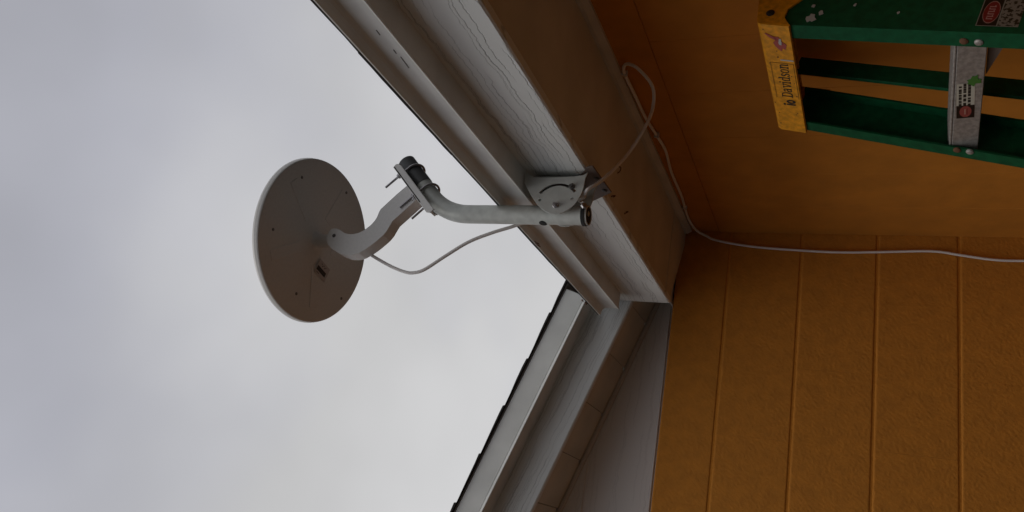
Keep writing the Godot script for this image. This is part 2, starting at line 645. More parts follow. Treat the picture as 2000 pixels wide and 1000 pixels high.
	box(st, Vector3(0.738, 0.0, -2.480), Vector3(WALL_X + 0.018, 0.006, -2.2865), 0.001)
	mo = put(st, "filler_board", M.siding, house)
	mo.position = V(0, 0.5365, 0)
	# eave trim under the shingles: two lengths, with a seam
	var tr := holder("eave_trim", house)
	for pz in [[-2.186, -1.9715], [-1.9695, zf]]:
		st = mb()
		# flat face with a rolled lower lip, curving out to the drip edge at its top
		prism(st, PackedVector2Array([Vector2(0.7180, 0.001), Vector2(0.6552, 0.001), Vector2(0.6512, -0.0012), Vector2(0.6497, 0.0005), Vector2(0.6520, 0.0050), Vector2(0.6520, 0.0360), Vector2(0.6512, 0.0410), Vector2(0.6487, 0.0450), Vector2(0.6447, 0.0478), Vector2(0.6392, 0.0495), Vector2(0.6287, 0.0510), Vector2(0.6282, 0.0530), Vector2(0.6472, 0.0565), Vector2(0.7180, 0.0560)]), pz[0], pz[1])
		var q := put(st, "length", M.trim, tr)
		q.position = V(0, 0.6392, 0)
	# scuffs on the eave trim
	for s in [[-0.853, 0.6612, 0.012], [-0.902, 0.6602, 0.010], [-0.931, 0.6588, 0.030]]:
		st = mb()
		box(st, Vector3(-0.0003, -0.0007, -s[2] / 2), Vector3(0.0005, 0.0007, s[2] / 2))
		var q := put(st, "scuff", M.screw, tr)
		q.transform = Transform3D(Basis(Vector3.RIGHT, 0.06), V(0.6516, s[1], s[0]))

	# dry litter caught on the drip edge
	st = mb()
	for i in 5:
		var a := V(0.6290 + RNG.randf_range(-0.002, 0.002), 0.6897, -1.622 - 0.005 * i)
		tube(st, [a, a + Vector3(RNG.randf_range(-0.006, 0.004), RNG.randf_range(-0.010, -0.003), RNG.randf_range(-0.006, 0.006))], 0.0011, 5)
	var lit := put(st, "dry_litter", M.rust, house)
	lit.set_meta("kind", "stuff")

	# --- rake over the gable wall
	for left in [false, true]:
		rake_board("barge_board", 0.860, 0.985, -2.282, -2.262, 0.708, left, M.barge, house)
		var rt := holder("rake_trim", house)
		rake_board("cover", 0.9752, 1.0433, -2.262, -2.187, 0.684, left, M.trim, rt, 0.0015)
		rake_lip(left, rt)
		rake_board("moulding", 0.8520, 0.8658, SIDING_Z, SIDING_Z + 0.017, 0.900, left, M.strip, house, 0.003)
	var rs := holder("rake_soffit", house)
	var cosr := cos(atan(RAKE))
	st = mb()
	var wdt := 0.149 / cosr - 0.0020
	# one inner corner of each plank is knocked off
	prism(st, PackedVector2Array([Vector2(-wdt, SIDING_Z - 0.01), Vector2(-0.007, SIDING_Z - 0.01), Vector2(-0.007, SIDING_Z + 0.017), Vector2(-0.0055, SIDING_Z + 0.0225), Vector2(0, SIDING_Z + 0.026), Vector2(0, -2.283), Vector2(-wdt, -2.283)]), 0.0, 0.007, Transform3D(Basis(Vector3(1, 0, 0), Vector3(0, 0, 1), Vector3(0, 1, 0)), Vector3.ZERO))
	var pm := st.commit()
	var xs := 0.844
	while xs > RIDGE_X:
		var q := put_mesh(pm, "plank", M.soffit, rs)
		q.transform = Transform3D(Basis(Vector3.BACK, -atan(RAKE)), V(xs, rake_y(xs, 0.866), 0))
		var q2 := put_mesh(pm, "plank", M.soffit, rs)
		q2.transform = Transform3D(Basis(Vector3(-1, 0, 0), Vector3(0, 1, 0), Vector3(0, 0, 1)), Vector3(2.0 * RIDGE_X, 0, 0)) * q.transform
		xs -= 0.149
	# torn scrap of paper-like flashing in the corner of eave and rake
	st = mb()
	var scrap := [V(0.6858, 0.7580, -2.1920), V(0.6765, 0.7418, -2.1841), V(0.6633, 0.7300, -2.1880), V(0.6574, 0.7359, -2.1822), V(0.6618, 0.7418, -2.1890), V(0.6672, 0.7486, -2.1831), V(0.6721, 0.7575, -2.1900)]
	for i in range(1, scrap.size() - 1):
		face(st, [scrap[0], scrap[i], scrap[i + 1]], Vector3(0, 0, 1))
		face(st, [scrap[0] - Vector3(0, 0, 0.002), scrap[i] - Vector3(0, 0, 0.002), scrap[i + 1] - Vector3(0, 0, 0.002)], Vector3(0, 0, -1))
	put(st, "torn_flashing", M.rust, house)

	# --- roofs
	var roof := holder("roof", house)
	var pitch := 1.0 / 3.0
	st = mb()
	var ra := atan(pitch)
	# side roof: rises to +x
	var tA := Transform3D(Basis(Vector3.BACK, ra), V(0.6422, 0.6967, 0))
	box(st, Vector3(0.07, -0.016, -2.236), Vector3(3.4, -0.0005, 3.4), 0.0, tA)
	put(st, "deck", M.deck, roof)
	# starter and first courses as single strips, one metre long each
	for c in 18:
		var zz := -2.186 - (0.0 if c % 2 == 0 else -0.5)
		if c > 2:
			st = mb()
			box(st, Vector3(-0.012 + 0.143 * c, 0.0005, -2.186), Vector3(-0.012 + 0.143 * c + 0.2, 0.0045, 3.4), 0.0, tA * Transform3D(Basis(Vector3.BACK, -0.026), Vector3(0, 0.005 + 0.143 * c * 0.026, 0)))
			put(st, "shingle_course", M.shingle, roof)
			continue
		while zz < 3.4:
			var z1: float = min(zz + 0.33, 3.4)
			st = mb()
			var jag := RNG.randf_range(-0.0022, 0.0022)
			# the butt edge wanders a little along the strip
			var poly := PackedVector2Array()
			var nseg := 9
			for i in nseg + 1:
				poly.append(Vector2(-0.0112 + jag + 0.143 * c + RNG.randf_range(-0.0009, 0.0009), lerpf(zz + 0.0006, z1 - 0.0006, float(i) / nseg)))
			poly.append(Vector2(0.143 * c + 0.19, z1 - 0.0006))
			poly.append(Vector2(0.143 * c + 0.19, zz + 0.0006))
			prism(st, poly, 0.0, 0.0042 + RNG.randf_range(0.0, 0.0018), tA * Transform3D(Basis(Vector3(1, 0, 0), Vector3(0, 0, 1), Vector3(0, 1, 0)), Vector3(0, 0.0002 + 0.0065 * (0.0 if c == 0 else 1.0), 0)))
			put(st, "shingle", M.shingle, roof)
			zz = z1
	# gable roof: both slopes
	for left in [false, true]:
		var tB := Transform3D(Basis(Vector3.BACK, -ra), V(0.720, 1.0457 - RAKE * 0.720, 0))
		tB = Transform3D(Basis(Vector3.BACK, -atan(RAKE)), tB.origin)
		if left:
			tB = Transform3D(Basis(Vector3(-1, 0, 0), Vector3(0, 1, 0), Vector3(0, 0, 1)), Vector3(2.0 * RIDGE_X, 0, 0)) * tB
		var ln := (0.720 - RIDGE_X) / cosr
		st = mb()
		box(st, Vector3(-ln, -0.002, -6.5), Vector3(0, 0.003, -2.186), 0.0, tB)
		put(st, "deck", M.deck, roof)
		var d := -0.098 - (0.0)
		d += 0.1495 * 1.0
		var i := 0
		while d > -ln:
			var e: float = max(d - 0.30, -ln)
			var top: float = min(d, 0.02)
			st = mb()
			var jg := RNG.randf_range(-0.002, 0.002)
			# each strip lies on the one below: thick at its butt, slipping under the next
			var pr := PackedVector2Array([Vector2(top, 0.0035), Vector2(top - 0.004, 0.0092 + RNG.randf_range(-0.0012, 0.0012)), Vector2(top - 0.03, 0.0086 + RNG.randf_range(-0.0008, 0.0008)), Vector2(top - 0.07, 0.0078 + RNG.randf_range(-0.0008, 0.0008)), Vector2(top - 0.11, 0.0058 + RNG.randf_range(-0.0006, 0.0006)), Vector2(top - 0.145, 0.0044), Vector2(e, 0.0035)])
			prism(st, pr, -6.5, -2.1795 + jg, tB)
			put(st, "shingle_course", M.shingle, roof)
			d -= 0.1495
			i += 1
	# roof over the rest, behind the gable's foot
	st = mb()
	box(st, Vector3(0.09, 0.0, -6.5), Vector3(3.4, 0.014, -2.24), 0.0, tA)
	put(st, "rear_deck", M.shingle, roof)

# ------------------------------------------------------------------ mast
const MX := 0.6135
const MZ := -1.43
func hex_bolt(called: String, at: Vector3, dir: Vector3, r: float, h: float, shaft: float, parent: Node, m: Material) -> void:
	var st := mb()
	var side := dir.cross(Vector3(0.2, 1, 0.1)).normalized()
	var up := side.cross(dir).normalized()
	var poly := PackedVector2Array()
	for i in 6:
		poly.append(Vector2(cos(TAU * i / 6), sin(TAU * i / 6)) * r)
	prism(st, poly, 0.0, h, Transform3D(Basis(side, up, dir), at), r * 0.12)
	tube(st, [at, at + dir * shaft], r * 0.5, 10)
	put(st, called, m, parent)

func flange(parent: Node, z: float) -> void:
	var outline := PackedVector2Array([Vector2(0.6945, 0.6375), Vector2(0.6859, 0.6375), Vector2(0.6700, 0.6370), Vector2(0.6666, 0.6352), Vector2(0.6412, 0.6179), Vector2(0.6234, 0.6035), Vector2(0.6137, 0.5923), Vector2(0.6067, 0.5808), Vector2(0.6025, 0.5700), Vector2(0.6016, 0.5600), Vector2(0.6026, 0.5511), Vector2(0.6055, 0.5435), Vector2(0.6097, 0.5369), Vector2(0.6152, 0.5300), Vector2(0.6220, 0.5236), Vector2(0.6310, 0.5182), Vector2(0.6412, 0.5139), Vector2(0.6570, 0.5103), Vector2(0.6782, 0.5095), Vector2(0.6905, 0.5060), Vector2(0.6850, 0.5135), Vector2(0.6820, 0.5343), Vector2(0.6805, 0.5649), Vector2(0.6790, 0.5960), Vector2(0.6819, 0.6177), Vector2(0.6875, 0.6300)])
	var c := CSGCombiner3D.new()
	c.name = "flange"
	c.material_override = M.bracket
	var p := CSGPolygon3D.new()
	p.name = "sheet"
	p.polygon = outline
	p.depth = 0.0032
	c.add_child(p, true)
	# curved slot round the pivot bolt
	var ctr := Vector2(0.6192, 0.5613)
	var slot := PackedVector2Array()
	for i in 15:
		var a := lerpf(deg_to_rad(55), deg_to_rad(-50), i / 14.0)
		slot.append(ctr + Vector2(cos(a), sin(a)) * 0.0490)
	for i in 15:
		var a := lerpf(deg_to_rad(-50), deg_to_rad(55), i / 14.0)
		slot.append(ctr + Vector2(cos(a), sin(a)) * 0.0430)
	var s := CSGPolygon3D.new()
	s.name = "slot"
	s.polygon = slot
	s.depth = 0.02
	s.position.z = 0.008
	s.operation = CSGShape3D.OPERATION_SUBTRACTION
	c.add_child(s, true)
	for h in [Vector2(0.6310, 0.5969), Vector2(0.6330, 0.5295)]:
		var hole := CSGCylinder3D.new()
		hole.name = "hole"
		hole.radius = 0.0032
		hole.height = 0.03
		hole.sides = 16
		hole.rotation.x = PI / 2
		hole.position = Vector3(h.x, h.y, 0)
		hole.operation = CSGShape3D.OPERATION_SUBTRACTION
		c.add_child(hole, true)
	parent.add_child(c, true)
	c.position = V(0, 0, z)

func mast_path() -> Array:
	var pts := [V(MX, 0.503, MZ)]
	for i in 6:
		pts.append(V(MX, lerpf(0.56, 0.750, i / 5.0), MZ))
	var R := 0.133
	for i in 15:
		var a := deg_to_rad(45.0 * i / 14.0)
		pts.append(V(MX + R * (1 - cos(a)), 0.7664 + R * sin(a), MZ))
	pts.append(V(0.705, 0.913, MZ))
	pts.append(V(0.7345, 0.9425, MZ))
	return pts

func build_mast() -> void:
	var t := base("antenna_mast", "bent galvanized steel mast bolted to the white fascia board", "mast", Vector3.ZERO)
	var st := mb()
	tube(st, mast_path(), 0.0195, 32, false, 0.0170)
	put(st, "tube", M.galv, t)
	# dark sleeve round the upper end, closed by a plastic plug
	var T := Vector3(0.70711, 0.70711, 0)
	var end := V(0.7345, 0.9425, MZ)
	st = mb()
	tube(st, [end - T * 0.078, end - T * 0.05, end - T * 0.02, end + T * 0.002], 0.0203, 32, true)
	put(st, "sleeve", M.sleeve, t)
	# bracket
	var br := holder("bracket", t)
	st = mb()
	prism(st, PackedVector2Array([Vector2(1.378, 0.491), Vector2(1.498, 0.485), Vector2(1.551, 0.549), Vector2(1.500, 0.562), Vector2(1.470, 0.590), Vector2(1.470, 0.637), Vector2(1.426, 0.637), Vector2(1.426, 0.535), Vector2(1.400, 0.515), Vector2(1.382, 0.505)]), 0.0, 0.0032, Transform3D(Basis(Vector3(0, 0, -1), Vector3(0, 1, 0), Vector3(1, 0, 0)), V(0.6945, 0, 0)), 0.0006)
	put(st, "back_plate", M.plate, br)
	for p in [[0.498, -1.43], [0.497, -1.485], [0.520, -1.475]]:
		hex_bolt("screw", V(0.6950, p[0], p[1]), Vector3(-1, 0, 0), 0.0055, 0.0035, 0.004, br, M.screw)
	# the bends that join back plate and flanges
	for zz in [[-1.3972, -1.426], [-1.4585, -1.470]]:
		st = mb()
		prism(st, PackedVector2Array([Vector2(0.6795, zz[0]), Vector2(0.6825, zz[0]), Vector2(0.6975, zz[1]), Vector2(0.6945, zz[1])]), 0.53, 0.625, Transform3D(Basis(Vector3(1, 0, 0), Vector3(0, 0, 1), Vector3(0, 1, 0)), Vector3(0, EYE, 0)))
		put(st, "bend", M.bracket, br)
	flange(br, -1.3955)
	flange(br, -1.4585)
	hex_bolt("bolt", V(0.6192, 0.5613, -1.3955), Vector3(0, 0, 1), 0.0065, 0.0045, 0.011, br, M.zinc)
	hex_bolt("bolt", V(0.6598, 0.5340, -1.3955), Vector3(0, 0, 1), 0.0065, 0.0045, 0.008, br, M.screw)
	# spacers that carry the tube between the flanges
	for p in [Vector2(0.6192, 0.5613), Vector2(0.6598, 0.5340)]:
		st = mb()
		tube(st, [V(p.x, p.y, -1.3988), V(p.x, p.y, -1.4585)], 0.005, 12)
		put(st, "spacer", M.zinc, br)
	hex_bolt("nut", V(0.6230, 0.5085, -1.408), Vector3(0.3, -0.6, 0.7).normalized(), 0.007, 0.006, 0.006, br, M.zinc)
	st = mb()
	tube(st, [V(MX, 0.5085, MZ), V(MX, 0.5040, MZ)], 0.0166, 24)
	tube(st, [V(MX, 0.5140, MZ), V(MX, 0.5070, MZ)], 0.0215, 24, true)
	put(st, "dark_tube_end", M.rubber_and_hole_dark, t)  # black plug painting the shade inside the open tube end
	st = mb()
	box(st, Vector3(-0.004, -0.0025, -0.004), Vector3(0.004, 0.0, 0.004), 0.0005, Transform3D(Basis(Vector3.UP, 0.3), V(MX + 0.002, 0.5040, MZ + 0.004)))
	put(st, "slot_light_patch", M.bracket, t)  # pale square standing in for light through a slot
	hex_bolt("nylon_washer", V(0.6475, 0.5165, -1.412), Vector3(0.1, -0.35, 0.93).normalized(), 0.0085, 0.004, 0.005, br, M.antenna)
	# dark disc in place of the shaded hole in the tube wall
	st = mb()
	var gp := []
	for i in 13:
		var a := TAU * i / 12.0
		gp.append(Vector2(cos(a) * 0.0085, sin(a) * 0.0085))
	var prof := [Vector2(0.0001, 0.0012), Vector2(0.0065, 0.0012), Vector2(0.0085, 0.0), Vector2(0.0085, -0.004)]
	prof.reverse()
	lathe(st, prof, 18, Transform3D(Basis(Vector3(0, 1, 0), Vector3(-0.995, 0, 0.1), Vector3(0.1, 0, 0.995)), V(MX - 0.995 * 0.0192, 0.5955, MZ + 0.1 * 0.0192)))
	put(st, "hole_disc", M.rubber_and_hole_dark, t)

# ------------------------------------------------------------------ antenna
func build_antenna() -> void:
	var t := base("satellite_antenna", "round flat white satellite antenna with curved arm clamped to the mast", "antenna")
	# --- disc, lying nearly level with its back towards the ground
	var up := Vector3(0, 1, -0.062).normalized()
	var ex := Vector3(1, 0, 0)
	var ez := ex.cross(up)
	var td := Transform3D(Basis(ex, up, ez), V(0.546, 1.131, -1.43))
	var st := mb()
	var R := 0.1835
	var prof := [Vector2(0.0001, 0.0)]
	for r in [0.03, 0.06, 0.09, 0.12, 0.145, 0.160]:
		prof.append(Vector2(r, 0.0))
	prof.append_array([Vector2(R - 0.0035, 0.0003), Vector2(R - 0.0012, 0.0012), Vector2(R, 0.0035), Vector2(R + 0.0012, 0.010), Vector2(R + 0.0008, 0.0145), Vector2(R - 0.002, 0.0175), Vector2(R - 0.008, 0.019), Vector2(0.12, 0.024), Vector2(0.06, 0.027), Vector2(0.0001, 0.028)])
	lathe(st, prof, 96, td)
	var disc := put(st, "dish", M.antenna, t)
	# shallow ribs on the back
	for a in [20.0, 92.0, 164.0, 236.0, 308.0]:
		st = mb()
		box(st, Vector3(0.055, -0.0012, -0.012), Vector3(0.150, 0.0005, 0.012), 0.0008, td * Transform3D(Basis(Vector3.UP, deg_to_rad(a)), Vector3.ZERO))
		put(st, "rib", M.antenna, disc)
	for p in [[0.6559, -1.3341], [0.690, -1.487], [0.5157, -1.2928], [0.4133, -1.4093], [0.4522, -1.560]]:
		st = mb()
		var y0: float = 0.0 + 0.062 * (p[1] + 1.43)
		lathe(st, [Vector2(0.0001, -0.0018), Vector2(0.0022, -0.0016), Vector2(0.0034, -0.0006), Vector2(0.0036, 0.001)], 14, Transform3D(Basis(ex, up, ez), V(p[0], 1.131 + y0, p[1])))
		put(st, "screw", M.dull, disc)
	# maker's label: pale sticker with a printed code block
	var lab := Image.create(96, 96, false, Image.FORMAT_RGB8)
	lab.fill(Color(0.80, 0.77, 0.75))
	lab.fill_rect(Rect2i(6, 42, 76, 30), Color(0.16, 0.12, 0.08))
	lab.fill_rect(Rect2i(6, 55, 76, 2), Color(0.30, 0.25, 0.20))
	for i in 5:
		lab.fill_rect(Rect2i(26 + 9 * i, 14 + (i % 2) * 9, 6, 7), Color(0.35, 0.31, 0.29))
	lab.fill_rect(Rect2i(12, 80, 24, 5), Color(0.35, 0.31, 0.29))
	var lm := mat(Color(0.95, 0.93, 0.92), 0.4)
	lm.albedo_texture = tex(lab)
	var q := QuadMesh.new()
	q.size = Vector2(0.046, 0.035)
	var lo := put_mesh(q, "label", lm, disc)
	var lx := Vector3(-0.25, 0, -0.97).normalized()
	lo.transform = Transform3D(Basis(lx, up.cross(lx) * -1.0, -up).orthonormalized(), V(0.489, 1.131 + 0.062 * (-0.038) - 0.0019, -1.470))
	# --- hub that carries the disc
	st = mb()
	lathe(st, [Vector2(0.0001, -0.062), Vector2(0.010, -0.061), Vector2(0.015, -0.055), Vector2(0.016, -0.01), Vector2(0.018, -0.003), Vector2(0.023, 0.0)], 40, Transform3D(Basis(ex, up, ez), V(0.5455, 1.131, -1.434)))
	put(st, "hub", M.antenna, t)
	# --- arm: S-shaped bar of box section
	var near := [Vector2(0.6712, 0.9160), Vector2(0.6497, 0.9375), Vector2(0.6147, 0.9690), Vector2(0.6075, 0.9715), Vector2(0.5960, 0.9735), Vector2(0.5867, 0.9775), Vector2(0.5775, 0.9840), Vector2(0.5697, 0.9925), Vector2(0.5632, 1.0005), Vector2(0.5580, 1.0110), Vector2(0.5550, 1.0230), Vector2(0.5545, 1.0340), Vector2(0.5570, 1.0470), Vector2(0.5635, 1.0590), Vector2(0.5675, 1.0720), Vector2(0.5665, 1.0830), Vector2(0.5600, 1.0890), Vector2(0.5500, 1.0900), Vector2(0.5390, 1.0880), Vector2(0.5290, 1.0825), Vector2(0.5200, 1.0700), Vector2(0.5120, 1.0520), Vector2(0.5065, 1.0320), Vector2(0.5070, 1.0130), Vector2(0.5115, 0.9990), Vector2(0.5190, 0.9865), Vector2(0.5285, 0.9740), Vector2(0.5370, 0.9645), Vector2(0.5454, 0.9560), Vector2(0.5540, 0.9480), Vector2(0.5640, 0.9415), Vector2(0.5760, 0.9370), Vector2(0.5873, 0.9325), Vector2(0.5940, 0.9265), Vector2(0.5992, 0.9213), Vector2(0.6396, 0.8838)]
	st = mb()
	prism(st, PackedVector2Array(near), -1.442, -1.409, Transform3D(Basis.IDENTITY, Vector3(0, EYE, 0)), 0.0016)
	put(st, "arm", M.antenna, t)
	st = mb()
	lathe(st, [Vector2(0.0042, -0.002), Vector2(0.0042, 0.0008), Vector2(0.003, 0.0014), Vector2(0.0001, 0.0014)], 14, Transform3D(Basis(Vector3(1, 0, 0), Vector3(0, 0, 1), Vector3(0, -1, 0)), V(0.5504, 1.0723, -1.409)))
	put(st, "pivot_screw", M.screw, t)
	# --- clamp channel against the sleeve; p runs along the arm, s along the sleeve
	var T := Vector3(0.70711, 0.70711, 0)
	var A := Vector3(-0.70711, 0.70711, 0)
	var o0 := V(0.0, 0.0, 0.0)
	var tc := Transform3D(Basis(T, A, T.cross(A)), o0)
	# in these axes the sleeve's centre line is at A = 0.147, T from about 1.07 to 1.186
	st = mb()
	box(st, Vector3(1.050, 0.1678, -1.4625), Vector3(1.170, 0.1722, -1.3895), 0.001, tc)
	for zz in [-1.4625, -1.3945]:
		var s0 := 0.0 if zz > -1.4 else 0.034
		var lip := PackedVector2Array([Vector2(1.014 + s0, 0.1560), Vector2(1.160, 0.1560), Vector2(1.169, 0.1590), Vector2(1.172, 0.1640), Vector2(1.170, 0.1722), Vector2(1.022 + s0, 0.1722), Vector2(1.014 + s0, 0.166)])
		prism(st, lip, zz, zz + 0.005, tc, 0.0008)
	put(st, "clamp_channel", M.antenna, t)
	# --- two U-bolts with wing nuts
	for s in [1.1545, 1.0880]:
		var pts := []
		var rr := 0.0232
		pts.append(tc * Vector3(s, 0.214, MZ + rr))
		pts.append(tc * Vector3(s, 0.18, MZ + rr))
		for i in 19:
			var a := PI * i / 18.0
			pts.append(tc * Vector3(s - 0.004 * (1.0 - cos(a)), 0.147 - sin(a) * rr, MZ + cos(a) * rr))
		# the far leg is pulled a little askew
		pts.append(tc * Vector3(s - 0.008, 0.18, MZ - rr))
		pts.append(tc * Vector3(s - 0.009, 0.214, MZ - rr))
		st = mb()
		tube(st, pts, 0.0026, 12)
		var u := put(st, "u_bolt", M.zinc, t)
		for zz in [MZ + rr, MZ - rr]:
			st = mb()
			var at := tc * Vector3(s if zz > MZ else s - 0.008, 0.1723, zz)
			var tn := Transform3D(Basis(T, A, T.cross(A)).rotated(A, RNG.randf_range(0.2, 1.3)), at)
			lathe(st, [Vector2(0.0062, 0.0), Vector2(0.0058, 0.004), Vector2(0.0048, 0.0065), Vector2(0.0026, 0.0068)], 16, tn)
			for sg in [-1.0, 1.0]:
				var wing := PackedVector2Array([Vector2(sg * 0.004, 0.001), Vector2(sg * 0.0085, 0.0035), Vector2(sg * 0.0135, 0.0085), Vector2(sg * 0.0125, 0.0112), Vector2(sg * 0.0095, 0.0105), Vector2(sg * 0.0045, 0.0055)])
				prism(st, wing, -0.0011, 0.0011, tn)
			put(st, "wing_nut", M.zinc, u)

# ------------------------------------------------------------------ cable
func build_cable() -> void:
	var t := base("antenna_cable", "pale coaxial cable looping from the antenna along the soffit and down the wall", "cable")
	var a := [V(0.535, 1.010, -1.446), V(0.522, 0.992, -1.444), V(0.497, 0.936, -1.441), V(0.484, 0.895, -1.440), V(0.483, 0.872, -1.440), V(0.4915, 0.848, -1.440), V(0.5227, 0.806, -1.440), V(0.556, 0.760, -1.442), V(0.580, 0.712, -1.447), V(0.600, 0.665, -1.4535), V(0.622, 0.622, -1.4535), V(0.640, 0.585, -1.449), V(0.651, 0.553, -1.441), V(0.650, 0.520, -1.428), V(0.655, 0.503, -1.400)]
	# hanging loop below the soffit
	a.append_array([V(0.690, 0.4810, -1.4235), V(0.770, 0.455, -1.4750), V(0.838, 0.4260, -1.480), V(0.888, 0.418, -1.488), V(0.915, 0.415, -1.455), V(0.933, 0.436, -1.418), V(0.945, 0.458, -1.412), V(0.9535, 0.474, -1.431)])
	# back along the wall under the moulding
	a.append_array([V(0.9600, 0.4835, -1.470), V(0.9625, 0.4830, -1.560), V(0.9640, 0.4820, -1.665), V(0.9665, 0.4750, -1.755), V(0.9680, 0.4700, -1.840), V(0.9680, 0.4785, -1.957), V(0.9680, 0.4790, -2.105), V(0.9680, 0.4840, -2.190), V(0.9670, 0.4870, -2.275), V(0.9630, 0.4765, -2.350), V(0.955, 0.4500, -2.3740)])
	# down the gable wall
	a.append_array([V(0.9420, 0.416, -2.3775), V(0.9250, 0.310, -2.3780), V(0.9170, 0.180, -2.3780), V(0.9140, 0.069, -2.3780), V(0.9180, -0.038, -2.3780), V(0.9240, -0.167, -2.3780), V(0.9140, -0.241, -2.3780), V(0.9040, -0.314, -2.3780), V(0.9030, -0.384, -2.3780), V(0.908, -0.55, -2.3780), V(0.903, -0.9, -2.3780), V(0.91, -1.3, -2.3780), V(0.90, -1.58, -2.3780), V(0.86, -1.593, -2.30)])
	var st := mb()
	tube(st, spline(a, 9), 0.0036, 10)
	put(st, "lead", M.cable, t)
	# nail-on clips
	for c in [[V(0.9680, 0.4838, -2.190), 0.4], [V(0.9600, 0.4835, -1.470), 0.2], [V(0.9665, 0.4750, -1.755), 0.1]]:
		st = mb()
		box(st, Vector3(-0.006, -0.0065, -0.004), Vector3(0.008, 0.0065, 0.004), 0.0018)
		var k := put(st, "clip", M.strip, t)
		k.transform = Transform3D(Basis(Vector3.RIGHT, c[1]), c[0])

# ------------------------------------------------------------------ ladder
func channel(st: SurfaceTool, a: Vector3, b: Vector3, depth: float, fl: float, inward: float, th: float) -> void:
	# C-channel from a to b; web in the yz plane, flanges turned towards inward * x, depth runs to -z
	var d := (b - a)
	var n := d.normalized()
	var ex := (Vector3(1, 0, 0) - n * n.x).normalized()
	var ez := ex.cross(n)
	var prof: Array = [Vector2(0, 0), Vector2(inward * fl, 0), Vector2(inward * fl, -th), Vector2(inward * th, -th), Vector2(inward * th, -depth + th), Vector2(inward * fl, -depth + th), Vector2(inward * fl, -depth), Vector2(0, -depth)]
	prism(st, PackedVector2Array(prof), 0.0, d.length(), Transform3D(Basis(ex, ez, n), a), 0.0009)

func splat(st: SurfaceTool, t: Transform3D, rx: float, ry: float, sd: int, n := 14) -> void:
	var r := RandomNumberGenerator.new()
	r.seed = sd
	var p := PackedVector2Array()
	for i in n:
		var a := TAU * i / n
		var q := r.randf_range(0.45, 1.0)
		p.append(Vector2(cos(a) * rx * q, sin(a) * ry * q))
	prism(st, p, 0.0, 0.0003, t)

